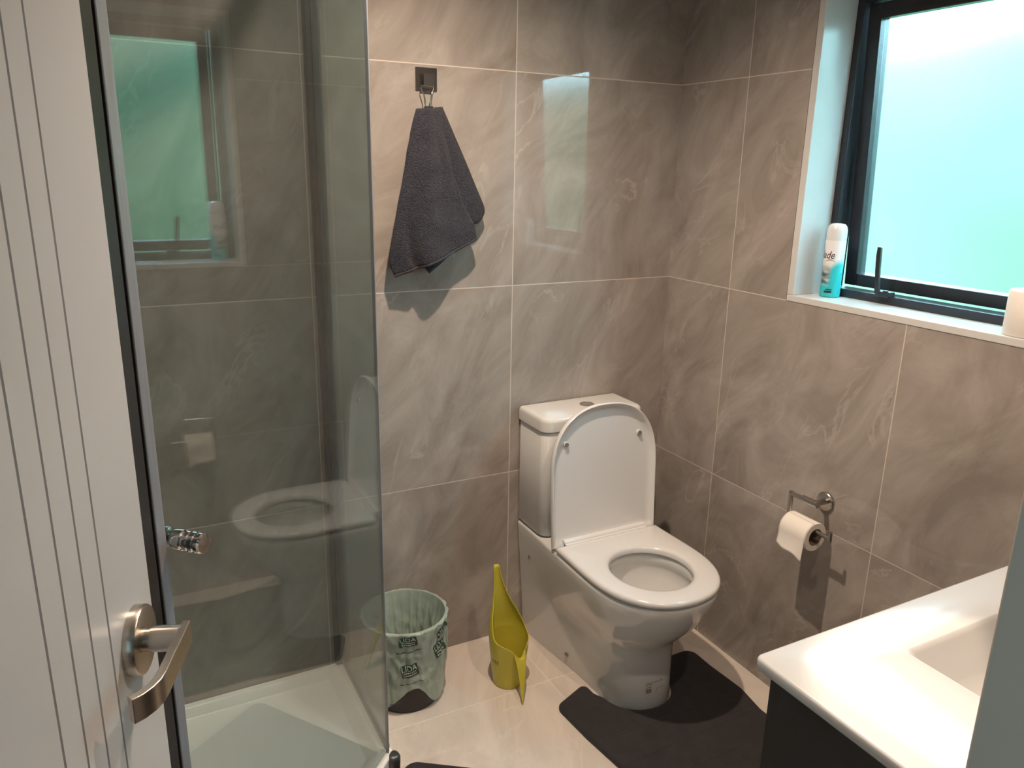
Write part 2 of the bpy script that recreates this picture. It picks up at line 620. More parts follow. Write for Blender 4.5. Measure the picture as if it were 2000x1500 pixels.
# door lining (its right leg is the grey blur at the right edge of the photograph)
mb = MB()
mb.box((DX1, YF - WT - 0.012, 0), (DX1 + 0.02, YF + 0.004, DZ))
mb.box((DX0 - 0.02, YF - WT - 0.012, 0), (DX0, YF + 0.004, DZ))
mb.box((DX0 - 0.02, YF - WT - 0.012, DZ), (DX1 + 0.02, YF + 0.004, DZ + 0.02))
struct('trim_1', mb, 'jamb_grey', bevel=0.003)
# garden beyond the window: lawn, then a steep bank added to tint the pane mint
mb = MB()
rows = []
for i in range(40):
    row = []
    for j in range(41):
        x = 0.5 + i * 0.16
        y = -9 + j * 0.4
        z = -0.35 + 2.62 * min(1, max(0, (x - 1.15) / 1.0)) + 0.10 * max(0, x - 2.15)
        row.append((x, y, z + 0.16 * noise.noise(Vector((x * 1.7, y * 1.7, 3)))))
    rows.append(row)
mb.grid(rows, True)
struct('ground', mb, 'lawn')

# window reveal lining (white)
mb = MB()
RX = 0.135
mb.box((-0.002, WY0 - 0.022, WZ0 - 0.018), (RX + 0.04, WY1 + 0.022, WZ0))
mb.box((-0.002, WY0 - 0.022, WZ1), (RX + 0.04, WY1 + 0.022, WZ1 + 0.018))
mb.box((-0.002, WY1, WZ0), (RX + 0.04, WY1 + 0.022, WZ1))
mb.box((-0.002, WY0 - 0.022, WZ0), (RX + 0.04, WY0, WZ1))
struct('trim_2', mb, 'gloss_white', bevel=0.002)

# window: fixed frame + awning sash tilted slightly open
win = sroot('window_1', (RX, (WY0 + WY1) / 2, WZ0))
FX0, FX1 = 0.110, 0.165
mb = MB()
fw = 0.022
mb.box((FX0, WY0, WZ0), (FX1, WY0 + fw, WZ1))
mb.box((FX0, WY1 - fw, WZ0), (FX1, WY1, WZ1))
mb.box((FX0, WY0 + fw, WZ1 - fw), (FX1, WY1 - fw, WZ1))
mb.box((FX0, WY0 + fw, WZ0), (FX1, WY1 - fw, WZ0 + 0.022))
part('window_frame', mb, 'alu_black', win, bevel=0.002)
TILT = radians(3.4)
HZ, HX = WZ1 - fw - 0.004, 0.128


def sash(x, y, z):
    """closed-position coordinates -> tilted about the top hinge, bottom swings outward"""
    dx, dz = x - HX, z - HZ
    return Vector((HX + dx * cos(TILT) - dz * sin(TILT), y, HZ + dx * sin(TILT) + dz * cos(TILT)))


SY0, SY1, SZ0 = WY0 + fw + 0.003, WY1 - fw - 0.006, WZ0 + 0.026
sw = 0.037


def sbox(mb, lo, hi):
    t = MB()
    t.box(lo, hi)
    mb.nbox += 1
    mb.add([sash(*p) for p in t.v], t.f)


mb = MB()
SX0, SX1 = 0.120, 0.160
sbox(mb, (SX0, SY0, SZ0), (SX1, SY0 + sw, HZ))
sbox(mb, (SX0, SY1 - sw, SZ0), (SX1, SY1, HZ))
sbox(mb, (SX0, SY0 + sw, HZ - sw), (SX1, SY1 - sw, HZ))
sbox(mb, (SX0, SY0 + sw, SZ0), (SX1, SY1 - sw, SZ0 + sw - 0.004))
sa = part('window_sash', mb, 'alu_black', win, bevel=0.003)
mb = MB()
sbox(mb, (0.138, SY0 + sw - 0.005, SZ0 + sw - 0.009), (0.144, SY1 - sw + 0.005, HZ - sw + 0.005))
part('glass_pane', mb, 'frost', sa, flat=True)
# lever stay on the sill: base block and upright arm
mb = MB()
HY = -0.728
mb.box((FX0 - 0.014, HY - 0.030, WZ0 + 0.020), (FX0 + 0.012, HY + 0.010, WZ0 + 0.034))
t = MB()
arm = [(0.098, HY + 0.004, 1.226), (0.096, HY + 0.006, 1.252), (0.094, HY + 0.009, 1.290), (0.095, HY + 0.012, 1.322), (0.100, HY + 0.016, 1.345)]
mb2 = MB()
wid = [0.010, 0.0085, 0.0085, 0.009, 0.0075]
mb2.loft([[Vector(p) + Vector((sx, sy * w * 0.7, 0)) for sx, sy in ((-.004, -1), (.004, -1), (.004, 1), (-.004, 1))] for p, w in zip(arm, wid)], True, True, True)
mb.add(mb2.v, mb2.f)
mb.cyl((0.095, HY - 0.022, WZ0 + 0.030), (0.095, HY - 0.022, WZ0 + 0.038), 0.007)
part('window_handle', mb, 'alu_black', win, bevel=0.0012)

# ------------------------------------------------------------------ bathroom door (open, at the left)
E0 = Vector((-1.668, -1.235, 0))
dh = Vector((-sin(radians(20)), -cos(radians(20)), 0))
dn = Vector((cos(radians(20)), -sin(radians(20)), 0))
DW, DT = 0.665, 0.036
door = sroot('door_1', E0 + dh * DW)
prof = [(0, 0)]
g = [0.111, 0.148, 0.185, 0.222]
g += [DW - q for q in reversed(g)]
for q in g:
    prof += [(q - 0.0018, 0), (q - 0.0008, -0.003), (q + 0.0008, -0.003), (q + 0.0018, 0)]
prof += [(DW, 0), (DW, -DT), (0, -DT)]
mb = MB()
mb.loft([[E0 + dh * s + dn * t + Vector((0, 0, z)) for s, t in prof] for z in (0.008, 2.005)], True, True, True)
part('door_leaf', mb, 'door_white', door, flat=True)
HZ_ = 1.066
hb = E0 + dh * 0.058 + Vector((0, 0, HZ_))
mb = MB()
mb.lathe(hb, dn, [(0, 0.0345), (0.0095, 0.0345), (0.0112, 0.0335), (0.0115, 0.032)], 64)
hd = part('door_rose', mb, 'nickel', door)
mb = MB()
mb.lathe(hb, dn, [(0.0115, 0.0115), (0.018, 0.0115)], 32)
mb.lathe(hb, dn, [(0.017, 0.0128), (0.046, 0.0128)], 32)
part('handle_neck', mb, 'nickel', hd, label='cylindrical brushed neck')
# flat lever: runs towards the hinge side, its end bent back to the door
mb = MB()
path = [(-0.0115, 0.0480), (-0.010, 0.0480), (0.03, 0.0480), (0.070, 0.0480), (0.082, 0.0470), (0.092, 0.0440), (0.101, 0.0385), (0.108, 0.0315)]
rings = []
for i, (s, t) in enumerate(path):
    a = path[max(0, i - 1)]
    c = path[min(len(path) - 1, i + 1)]
    tx, ty = c[0] - a[0], c[1] - a[1]
    l = sqrt(tx * tx + ty * ty)
    nx, ny = -ty / l, tx / l
    h = 0.0125
    th = 0.0042
    rings.append([hb + dh * (s + nx * sgn * th) + dn * (t + ny * sgn * th) + Vector((0, 0, zz * h)) for sgn, zz in ((-1, -1), (1, -1), (1, 1), (-1, 1))])
mb.loft(rings, True, True, True)
part('door_handle', mb, 'nickel', hd, bevel=0.0010, label='flat brushed lever bent back at its end')
for z in (0.25, 1.02, 1.78):
    mb = MB()
    p = E0 + dh * (DW + 0.002) + dn * 0.004
    mb.cyl(p + Vector((0, 0, z - 0.045)), p + Vector((0, 0, z + 0.045)), 0.006, seg=20)
    part('hinge', mb, 'nickel', door)

# ------------------------------------------------------------------ corner shower
S0, S1 = 0.0, 0.51
P1 = Vector((-1.155, -0.43, 0))
dd = Vector((-sqrt(.5), -sqrt(.5), 0))
nn = Vector((sqrt(.5), -sqrt(.5), 0))
P0 = P1 + dd * (0.51 * sqrt(2))
Z0, Z1 = 0.062, 2.12
# tray: pentagon outline, raised rim, sunken floor
def pent(inset, z):
    k = inset
    q = inset * (sqrt(2) - 1)
    return [Vector((XL + 0.002 + k * .6, -0.002 - k * .6, z)), Vector((P1.x + 0.012 - k, -0.002 - k * .6, z)), Vector((P1.x + 0.012 - k, P1.y - 0.005 + q, z)),
            Vector((P0.x + 0.005 - q, P0.y - 0.012 + k, z)), Vector((XL + 0.002 + k * .6, P0.y - 0.012 + k, z))]
tray = root('shower_tray', (-1.6, -0.45, 0), 'white acrylic corner shower tray on the tiled floor behind the glass', 'shower tray')
mb = MB()
mb.loft([pent(0, 0), pent(0, 0.056), pent(0.004, 0.060), pent(0.036, 0.060), pent(0.050, 0.050), pent(0.066, 0.036), pent(0.10, 0.033)], True, True, True)
part('tray_body', mb, 'acrylic', tray, bevel=0.003)
mb = MB()
mb.lathe((-1.78, -0.28, 0.032), (0, 0, 1), [(0, 0.048), (0.004, 0.048), (0.006, 0.042)], 40)
part('drain_cover', mb, 'chrome', tray)

sh = root('shower_enclosure', (-1.35, -0.6, 0.06), 'corner shower enclosure of tinted glass with grey seals and a ribbed chrome knob', 'shower')
mb = MB(); mb.box((P1.x - 0.003, P1.y + 0.006, Z0 + 0.012), (P1.x + 0.003, -0.018, Z1)); part('side_panel', mb, 'side_glass', sh, flat=True)
mb = MB(); mb.box((XL + 0.018, P0.y - 0.003, Z0 + 0.012), (P0.x - 0.01, P0.y + 0.003, Z1)); part('side_panel', mb, 'side_glass', sh, flat=True)
L_ = 0.51 * sqrt(2)
mb = MB(); mb.obox(P1 + dd * 0.008 - nn * 0.003 + Vector((0, 0, Z0 + 0.010)), dd * (L_ - 0.044), nn * 0.006, (0, 0, Z1 - Z0 - 0.012))
dp = part('door_panel', mb, 'shower_glass', sh, flat=True)
# wall channels
mb = MB()
mb.box((P1.x - 0.011, -0.022, Z0), (P1.x - 0.004, -0.001, Z1)); mb.box((P1.x + 0.004, -0.022, Z0), (P1.x + 0.010, -0.001, Z1)); mb.box((P1.x - 0.011, -0.004, Z0), (P1.x + 0.010, -0.001, Z1))
part('wall_channel', mb, 'alu_grey', sh, bevel=0.001)
mb = MB(); mb.box((P1.x - 0.024, -0.020, Z0), (P1.x - 0.0115, -0.0005, Z1)); part('wall_seal', mb, 'seal_dark', sh, bevel=0.002)
mb = MB(); mb.box((XL + 0.001, P0.y - 0.012, Z0), (XL + 0.022, P0.y + 0.012, Z1)); part('wall_channel', mb, 'alu_grey', sh, bevel=0.001)
# translucent edge seal at the far corner
mb = MB(); mb.obox(P1 + dd * 0.004 - nn * 0.004 + Vector((0, 0, Z0)), dd * 0.004, nn * 0.008, (0, 0, Z1 - Z0)); part('edge_seal', mb, 'seal', sh, bevel=0.001)
# closing post at the near corner: grey vinyl strip, thin fin, dark outer profile
def strip(name, s0, s1, o0, o1, mat, bev=0.001):
    mb = MB()
    mb.obox(P1 + dd * s0 + nn * o0 + Vector((0, 0, Z0)), dd * (s1 - s0), nn * (o1 - o0), (0, 0, Z1 - Z0))
    return part(name, mb, mat, sh, bevel=bev)
strip('magnet_seal', L_ - 0.036, L_ - 0.016, -0.006, 0.006, 'seal', 0.003)
strip('seal_fin', L_ - 0.015, L_ - 0.012, -0.006, 0.009, 'alu_grey')
strip('closing_post', L_ - 0.011, L_ + 0.016, -0.010, 0.008, 'seal_dark', 0.004)
# top and bottom rails
mb = MB()
mb.obox(P1 - nn * 0.010 + Vector((0, 0, Z1)), dd * L_, nn * 0.020, (0, 0, 0.03))
mb.box((P1.x - 0.012, P1.y, Z1), (P1.x + 0.010, -0.001, Z1 + 0.03))
mb.box((XL + 0.001, P0.y - 0.012, Z1), (P0.x, P0.y + 0.010, Z1 + 0.03))
part('top_rail', mb, 'alu_grey', sh, bevel=0.002)
mb = MB(); mb.box((P1.x - 0.006, P1.y + 0.01, 0.060), (P1.x + 0.006, -0.02, Z0 + 0.012)); part('bottom_seal', mb, 'seal', sh, bevel=0.001)
# knob: ribbed chrome spool through the door
kb = P1 + dd * (0.472 * sqrt(2)) + Vector((0, 0, 0.987))
mb = MB()
pr = [(0.003, 0.0115), (0.005, 0.0150), (0.010, 0.0160), (0.021, 0.0160), (0.0235, 0.0135), (0.0255, 0.0130), (0.0275, 0.0155), (0.033, 0.0158), (0.0345, 0.0142), (0.036, 0.0142),
      (0.0375, 0.0158), (0.043, 0.0158), (0.0445, 0.0142), (0.046, 0.0142), (0.0475, 0.0155), (0.053, 0.0155), (0.056, 0.0135), (0.0565, 0.006)]
mb.lathe(kb, nn, pr, 40)
kn = part('door_knob', mb, 'chrome', dp, sharp=30)
kn['label'] = 'ribbed chrome knob'
mb = MB(); mb.lathe(kb, -nn, [(0.003, 0.0115), (0.005, 0.015), (0.024, 0.0155), (0.028, 0.012)], 32); part('door_knob', mb, 'chrome', dp)
# moulded foot at the tray corner
mb = MB()
fc = P1 + Vector((0.006, -0.013, 0))
mb.loft([[fc + Vector((cos(a) * r, sin(a) * r, z)) for a in [2 * pi * j / 28 for j in range(28)]] for z, r in ((0.0005, 0.018), (0.034, 0.020), (0.050, 0.020), (0.057, 0.016), (0.0598, 0.010), (0.060, 0.004))], True, True, True)
part('corner_foot', mb, 'alu_grey', tray)

# ------------------------------------------------------------------ toilet
TX = -0.380
to = root('toilet', (TX, -0.3, 0), 'white close-coupled toilet with its lid raised, against the tiled back wall', 'toilet')


def dring(hb_, hm, ys, yf, z, nside=10, nf=28, y0=-0.006, ex=2.25):
    """D-shaped outline: straight flaring sides from the wall, rounded front"""
    pts = []
    for i in range(nside):
        t = i / nside
        y = y0 + (ys - y0) * t
        e = t * t * (3 - 2 * t)
        pts.append((-(hb_ + (hm - hb_) * e), y))
    for i in range(nf + 1):
        a = pi * i / nf
        c, s = cos(a), sin(a)
        x = -hm * math.copysign(abs(c) ** (2 / ex), c)
        y = ys + (yf - ys) * abs(s) ** (2 / ex)
        pts.append((x, y))
    for i in range(nside):
        t = 1 - (i + 1) / nside
        y = y0 + (ys - y0) * t
        e = t * t * (3 - 2 * t)
        pts.append(((hb_ + (hm - hb_) * e), y))
    for i in range(1, 16):
        pts.append((hb_ * (1 - 2 * i / 16), y0))
    return [Vector((TX + x, y, z)) for x, y in pts]


secs = [(0.000, .150, .113, -.40, -.546), (0.006, .151, .115, -.40, -.549), (0.09, .154, .114, -.40, -.543), (0.165, .159, .117, -.40, -.541),
        (0.195, .161, .121, -.40, -.545), (0.215, .163, .128, -.40, -.556), (0.245, .165, .145, -.405, -.585), (0.285, .168, .163, -.415, -.618),
        (0.330, .172, .177, -.425, -.646), (0.370, .175, .185, -.43, -.665), (0.398, .177, .189, -.43, -.675), (0.405, .176, .188, -.43, -.674), (0.408, .173, .185, -.43, -.671)]
rings = [dring(b_, h_, s_, f_, z) for z, b_, h_, s_, f_ in secs]
n = len(rings[0])


def inner(hx, yc, hyb, hyf, z):
    """egg-shaped opening ring with the same vertex count, matched by angle to the outer outline"""
    out = []
    for p in rings[-1]:
        a = atan2(p.y - yc, p.x - TX)
        hy = hyb if sin(a) > 0 else hyf
        out.append(Vector((TX + hx * cos(a), yc + hy * sin(a), z)))
    return out


bowl = [inner(.128, -.475, .132, .148, .408), inner(.122, -.475, .127, .143, .402), inner(.122, -.475, .127, .143, .378), inner(.130, -.473, .132, .148, .370),
        inner(.122, -.466, .122, .140, .33), inner(.098, -.450, .098, .115, .28), inner(.072, -.430, .07, .08, .235), inner(.045, -.42, .045, .05, .205)]
mb = MB()
mb.loft(rings + bowl, True, True, True)
pan = part('pan', mb, 'ceramic', to, sharp=60)
# water in the trap
mb = MB(); mb.loft([inner(.080, -.436, .078, .09, .246), inner(.004, -.43, .004, .004, .2462)], True, False, True)
wm, wnt, wb = new_mat('still_water'); setp(wb, Base_Color=(.80, .80, .76, 1), Roughness=0.02)
M['water'] = wm
part('water', mb, 'water', pan)
# cap-covered fixing holes on the left side, and the printed sticker on the pedestal front
for (bx, by, bz) in ((-.5475, -.075, .306), (-.5085, -.255, .040)):
    mb = MB(); mb.lathe((bx + 0.004, by, bz), (-1, -0.08, 0), [(0, .0075), (.0065, .0072), (.0085, .005)], 24)
    part('fixing_cap', mb, 'steel', pan)
# sticker: tiny print lines and bars following the pedestal front
def ped(xr, z):
    """point on the pedestal surface for a given sideways offset and height"""
    _, hb2, hm, ys, yf = [s for s in secs if s[0] >= z - 0.02][0] if False else (0, *interp(secs, z))
    s = max(0.0, 1 - (abs(xr) / hm) ** 2.25)
    return Vector((TX + xr, ys + (yf - ys) * s ** (1 / 2.25) - 0.0007, z))
mb = MB()
def pline(x0, x1, z0, z1):
    k = 6
    mb.grid([[ped(x0 + (x1 - x0) * i / k, z) for i in range(k + 1)] for z in (z0, z1)])
for i in range(14):
    pline(-.034 + i * .0042, -.0312 + i * .0042, .0905, .0930)
for i in range(5):
    pline(-.034 + i * .0042, -.0312 + i * .0042, .0850, .0872)
for i in range(4):
    pline(-.034 + i * .0045, -.0306 + i * .0045, .0770, .0795)
x = -.034
for i in range(9):
    wbar = (.0014, .0008, .0018, .001, .0008, .0016, .0009, .0013, .0008)[i]
    pline(x, x + wbar, .060, .0735)
    x += wbar + .0009
pline(.001, .002, .0625, .0725)
for i in range(5):
    pline(.008 + i * .0042, .0108 + i * .0042, .0685, .0700)
part('printed_sticker', mb, 'grey_ink', pan)
# cistern
CZ0, CZ1 = 0.412, 0.757
def rrect(hx, y0, y1, z, r, nseg=8, cx=TX):
    pts = []
    for (sx, yy, a0) in ((1, y1, 0), (-1, y1, 90), (-1, y0, 180), (1, y0, 270)):
        rr = r if yy == y0 else 0.006
        cxx = cx + sx * (hx - rr)
        cyy = yy + (-rr if yy == y1 else rr)
        for i in range(nseg + 1):
            a = radians(a0 + 90 * i / nseg)
            pts.append(Vector((cxx + rr * cos(a), cyy + rr * sin(a), z)))
    return pts
mb = MB()
mb.loft([rrect(.170, -.158, -.006, CZ0, .028), rrect(.176, -.163, -.006, CZ0 + .006, .030), rrect(.178, -.165, -.006, .60, .030), rrect(.178, -.166, -.006, CZ1 - .004, .030), rrect(.175, -.163, -.006, CZ1, .030)], True, True, True)
ci = part('cistern', mb, 'ceramic', to, sharp=50)
mb = MB()
mb.loft([rrect(.176, -.163, -.005, CZ1 + .003, .030), rrect(.183, -.171, -.004, CZ1 + .004, .032), rrect(.183, -.172, -.004, .790, .032), rrect(.181, -.170, -.005, .798, .030), rrect(.176, -.165, -.008, .8025, .028), rrect(.168, -.158, -.014, .804, .024)], True, True, True)
cl = part('cistern_lid', mb, 'ceramic', ci, sharp=60)
mb = MB()
BX, BY = TX + 0.018, -.088
mb.lathe((BX, BY, .8035), (0, 0, 1), [(0, .024), (.003, .024), (.0045, .0215), (.0035, .0205)], 40)
part('flush_button', mb, 'chrome', ci, label='round chrome flush button')
# seat ring
def seat_out(z, k=0.0):
    pts = []
    hm, ys, yf, yb, hbk = .190 - k, -.445, -.678 + k, -.262 - k, .186 - k
    N_ = len(rings[0])
    for p in dring(hbk, hm, ys, yf, z, y0=yb):
        pts.append(p)
    return pts
def seat_in(hx, hyb, hyf, z):
    yc = -.480
    o = seat_out(z)
    res = []
    for p in o:
        a = atan2((p.y - yc) * 0.9, p.x - TX)
        hy = hyb if sin(a) > 0 else hyf
        res.append(Vector((TX + hx * cos(a), yc + hy * sin(a), z)))
    return res
mb = MB()
so = [seat_out(.412, .006), seat_out(.416, .001), seat_out(.424, 0), seat_out(.430, .003), seat_out(.4325, .010)]
si = [seat_in(.134, .137, .142, .4325), seat_in(.122, .126, .131, .4300), seat_in(.117, .120, .125, .424), seat_in(.118, .121, .126, .412)]
mb.loft(so + si + [so[0]], True)
st_ = part('seat', mb, 'seat', to, sharp=70)
# hinge barrel along the back of the seat
mb = MB()
mb.cyl((TX - .150, -.246, .428), (TX + .150, -.246, .428), .0125, seg=24)
mb.box((TX - .150, -.266, .414), (TX + .150, -.246, .432))
part('hinge_bar', mb, 'seat', st_, bevel=0.002)
# raised lid: shallow dish leaning back on the cistern
LB = Vector((TX, -.232, .418))
la = radians(4.2)
lu = Vector((0, sin(la), cos(la)))     # up along the lid
lf = Vector((0, -cos(la), sin(la)))    # out of its hollow side


def lid_ring(k, d, ex=2.35):
    pts = []
    hw, H, ym = .191 - k, .430, .226
    m = 14
    bot = 0.0 + k
    for i in range(m):                       # up the left side
        t = i / m
        pts.append((-(hw * (0.985 + 0.015 * t)), bot + (ym - bot) * t))
    nf = 36
    for i in range(nf + 1):
        a = pi * i / nf
        c, s = cos(a), sin(a)
        pts.append((-hw * math.copysign(abs(c) ** (2 / ex), c), ym + (H - k - ym) * abs(s) ** (2 / ex)))
    for i in range(m):
        t = 1 - (i + 1) / m
        pts.append((hw * (0.985 + 0.015 * t), bot + (ym - bot) * t))
    return [LB + Vector((1, 0, 0)) * x + lu * y + lf * d for x, y in pts]
mb = MB()
mb.loft([lid_ring(.020, -.004), lid_ring(.006, -.001), lid_ring(0, .008), lid_ring(.0005, .019), lid_ring(.003, .0215), lid_ring(.0065, .0205), lid_ring(.010, .012), lid_ring(.019, .005), lid_ring(.030, .0042)], True, True, True)
li = part('lid', mb, 'seat', to, sharp=55)
for bx, bz in ((-.135, .318), (.132, .318)):
    mb = MB()
    p = LB + Vector((bx, 0, 0)) + lu * bz + lf * .004
    mb.lathe(p, lf, [(0, .0085), (.006, .0078)], 24)
    bf = part('buffer', mb, 'seat', li)
    mb = MB(); mb.lathe(p, lf, [(.0055, .0062), (.0105, .0058)], 24); part('buffer_tip', mb, 'rubber', bf)

# ------------------------------------------------------------------ waste bin + liner
BC = Vector((-1.006, -0.152, 0))
BH = 0.268
def brad(z):
    return 0.098 + 0.022 * z / BH
bn = root('waste_bin', BC, 'small round black waste bin with a green liner, by the shower glass', 'bin')
mb = MB()
mb.lathe(BC, (0, 0, 1), [(0, .093), (.004, brad(0)), (.13, brad(.13)), (BH, brad(BH)), (BH, brad(BH) - .003), (.13, brad(.13) - .003), (.006, brad(0) - .004)], 56)
part('bin_body', mb, 'bin', bn)
lin = root('bin_liner', BC + Vector((0, 0, .02)), 'crumpled pale green printed bin liner folded over the black bin rim', 'bin liner')
def hem(a):
    """height of the folded-over hem round the bin; a = direction angle, camera side about -110 deg"""
    d = math.degrees(a)
    d = (d + 110 + 180) % 360 - 180
    tb = [(-181, .05), (-90, .05), (-45, .016), (-30, .020), (-14, .050), (0, .084), (10, .098), (20, .094), (31, .062), (38, .040), (44, .020), (60, .012), (90, .03), (181, .05)]
    v = sum(interp(tb, min(180, max(-180, d + q)))[0] * w_ for q, w_ in ((-9, .15), (-5, .2), (0, .3), (5, .2), (9, .15)))
    return v
NA = 260
rows = []
def crease(a, z):
    q = 0
    for i, (f, w_) in enumerate(((2.6, 1.0), (5.5, .6), (10.0, .35))):
        q += w_ * (1 - 2.2 * abs(noise.noise(Vector((cos(a) * f + z * 6, sin(a) * f - z * 5, z * f * 4.5 + 7 * i)))))
    return q
def wr(a, z, s):
    return noise.noise(Vector((cos(a) * s, sin(a) * s, z * 9)))
for k in range(41):                                  # outside, hem -> rim
    row = []
    for j in range(NA + 1):
        a = 2 * pi * j / NA
        t = k / 40
        z = hem(a) + (BH + .006 - hem(a)) * t
        r = brad(z) + .0045 + .0055 * (1 - t) + .0048 * (crease(a, z) - .5) * (0.35 + 0.65 * sin(pi * min(1, t * .95))) + .0026 * sin(a * 17 + 6 * wr(a, z, 3)) * (1 - abs(t - .6))
        r = max(r, brad(z) + .0015)
        row.append(BC + Vector((cos(a) * r, sin(a) * r, z)))
    rows.append(row)
for k in range(26):                                  # over the rim and down inside, gathered in pleats
    row = []
    for j in range(NA + 1):
        a = 2 * pi * j / NA
        t = k / 25
        z = BH + .0075 - (BH - .02) * t
        pl = .0055 * max(0, sin(a * 26 + 2.5 * wr(a, 0, 2))) * min(1, t * 3)
        r = brad(max(z, 0)) - .0035 - pl - .010 * t - .006 * crease(a, z) * min(1, 2 * t)
        row.append(BC + Vector((cos(a) * r, sin(a) * r, z)))
    rows.append(row)
mb = MB(); mb.grid(rows)
last = [p for p in rows[-1][:-1]]
mb.add(last + [BC + Vector((0, 0, .016))], [(i, (i + 1) % NA, NA) for i in range(NA)])
part('bag', mb, 'bag', lin, sharp=80)
def bag_pt(a, z, e):
    t = (z - hem(a)) / (BH + .006 - hem(a))
    t = min(max(t, 0), 1)
    r = brad(z) + .0045 + .0055 * (1 - t) + .0048 * (crease(a, z) - .5) * (0.35 + 0.65 * sin(pi * min(1, t * .95))) + .0026 * sin(a * 17 + 6 * wr(a, z, 3)) * (1 - abs(t - .6))
    r = max(r, brad(z) + .0015) + e
    return BC + Vector((cos(a) * r, sin(a) * r, z))
def bag_word(deg, z, tilt, w=.040, h=.033, lines=3):
    """dark rounded block with the pale word on it, following the crumpled film"""
    a0 = radians(deg)
    ct, st = cos(tilt), sin(tilt)
    def mp(x, y, e):
        X, Y = x * ct - y * st, x * st + y * ct
        return bag_pt(a0 + X / .122, z + Y, e)
    mb = MB()
    nx, ny = 24, 18
    rows = []
    for j in range(ny + 1):
        y = -h / 2 + h * j / ny
        # block steps in at the top like a badge
        ww = w * (0.94 if j > ny * 0.62 else 1.0) * (0.9 if j in (0, ny) else 1.0)
        rows.append([mp(-ww / 2 + ww * i / nx, y, .0016) for i in range(nx + 1)])
    mb.grid(rows)
    b = part('printed_block', mb, 'bag_print', lin)
    mb = MB()
    vs, fs, (x0, x1) = text_faces('LIDA', h * .50)
    sc = w * .84 / (x1 - x0)
    mb.add([mp((x - (x0 + x1) / 2) * sc, y * 1.15 + h * .06, .0030) for x, y in vs], fs)
    for q in range(2):
        for i in range(7):
            xx = -w * .36 + i * w * .105
            yy = -h * (.14 + .22 * q)
            mb.grid([[mp(xx, yy, .0030), mp(xx + w * .075, yy, .0030)], [mp(xx, yy + h * .10, .0030), mp(xx + w * .075, yy + h * .10, .0030)]])
    part('printed_word', mb, 'bag_text', b)
bag_word(-104, .158, .16, .050, .042)
bag_word(-106, .254, .10, .050, .030)
bag_word(-57, .196, .30, .046, .044)
bag_word(-52, .250, .55, .050, .026)
def bag_line(d0, z0, d1, z1, wdt=.004):
    mb = MB()
    k = 12
    rows = [[], []]
    for i in range(k + 1):
        t = i / k
        a = radians(d0 + (d1 - d0) * t)
        z = z0 + (z1 - z0) * t
        rows[0].append(bag_pt(a, z, .0013)); rows[1].append(bag_pt(a, z + wdt * (0.6 + 0.4 * sin(i * 2.1)), .0013))
    mb.grid(rows)
    part('printed_line', mb, 'bag_print', lin)
bag_line(-122, .214, -88, .224)
bag_line(-118, .110, -82, .118, .003)
bag_line(-134, .035, -116, .052, .006)
bag_line(-64, .215, -52, .240, .003)

# ------------------------------------------------------------------ yellow watering can
WC = Vector((-0.706, -0.238, 0))
ax_h = Vector((0.16, -0.987, 0)).normalized()      # towards the handle
ax_s = -ax_h                                       # towards the spout
side = Vector((ax_h.y, -ax_h.x, 0))
wc = root('watering_can', WC, 'yellow-green plastic watering can with a tall pointed spout beside the toilet', 'watering can')
# z, radius, centre shift towards the spout, half opening angle kept (deg from the spout side)
wsec = [(0.000, .0430, 0, 180), (0.003, .0455, 0, 180), (0.05, .0505, 0, 180), (0.09, .0545, 0, 180), (0.104, .0558, 0, 174), (0.114, .0570, 0, 168), (0.128, .0580, 0, 162), (0.140, .0588, 0, 154), (0.149, .0594, 0, 141),
        (0.155, .0596, 0, 124), (0.159, .0596, .0005, 110), (0.166, .0592, .002, 100), (0.180, .0574, .005, 94), (0.200, .0524, .0105, 90), (0.222, .0450, .019, 86), (0.245, .0350, .030, 85), (0.270, .0255, .0415, 86), (0.300, .0170, .0530, 90), (0.330, .0115, .0620, 96), (0.362, .0078, .0690, 104)]
fine = []
for (a, b) in zip(wsec, wsec[1:]):
    for i in range(3):
        t = i / 3
        fine.append([p + (q - p) * t for p, q in zip(a, b)])
fine.append(list(wsec[-1]))
NW = 56
rows = []
for z, r, sft, A in fine:
    row = []
    for j in range(NW + 1):
        th = radians(-A + 2 * A * j / NW)
        row.append(WC + ax_s * (sft + r * cos(th)) + side * (r * sin(th)) + Vector((0, 0, z)))
    rows.append(row)
mb = MB(); mb.grid(rows)
b0 = len(mb.v)
mb.add(list(rows[0][:-1]), [tuple(range(NW))])
part('can_body', mb, 'yellow', wc, solid=.0022, sharp=70)
# handle: a folded leaf that leaves the lip, turns over and tapers down to the floor
hsec = [(.0545, .1050, .0120, .008, 0), (.0600, .1150, .0180, .0170, .000), (.0680, .1140, .0210, .0190, .002), (.0770, .0990, .0195, .0140, .005), (.0860, .0820, .0150, .0120, .010), (.0950, .0610, .0110, .0095, .016), (.1040, .0390, .0075, .0070, .023), (.1130, .0190, .0040, .0040, .030), (.1190, .0035, .0012, .0010, .0355)]
rows = []
for d, z, w, dep, lat in hsec:
    row = []
    for j in range(-6, 7):
        t = j / 6
        row.append(WC + ax_h * (d - dep * t * t * .55) + side * (w * t + lat) + Vector((0, 0, z + dep * t * t)))
    rows.append(row)
mb = MB(); mb.grid(rows)
part('can_handle', mb, 'yellow', wc, solid=.0022, subsurf=1)
vs, fs, (x0, x1) = text_faces('VITE', .017)
mb = MB()
a_cam = atan2(-0.86, -0.5)
def canp(x, y, e):
    a = radians(-166) + x / .056
    z = .085 + y
    r = interp([(q[0], q[1]) for q in wsec], z)[0] + .0011 + e
    return WC + Vector((cos(a) * r, sin(a) * r, z))
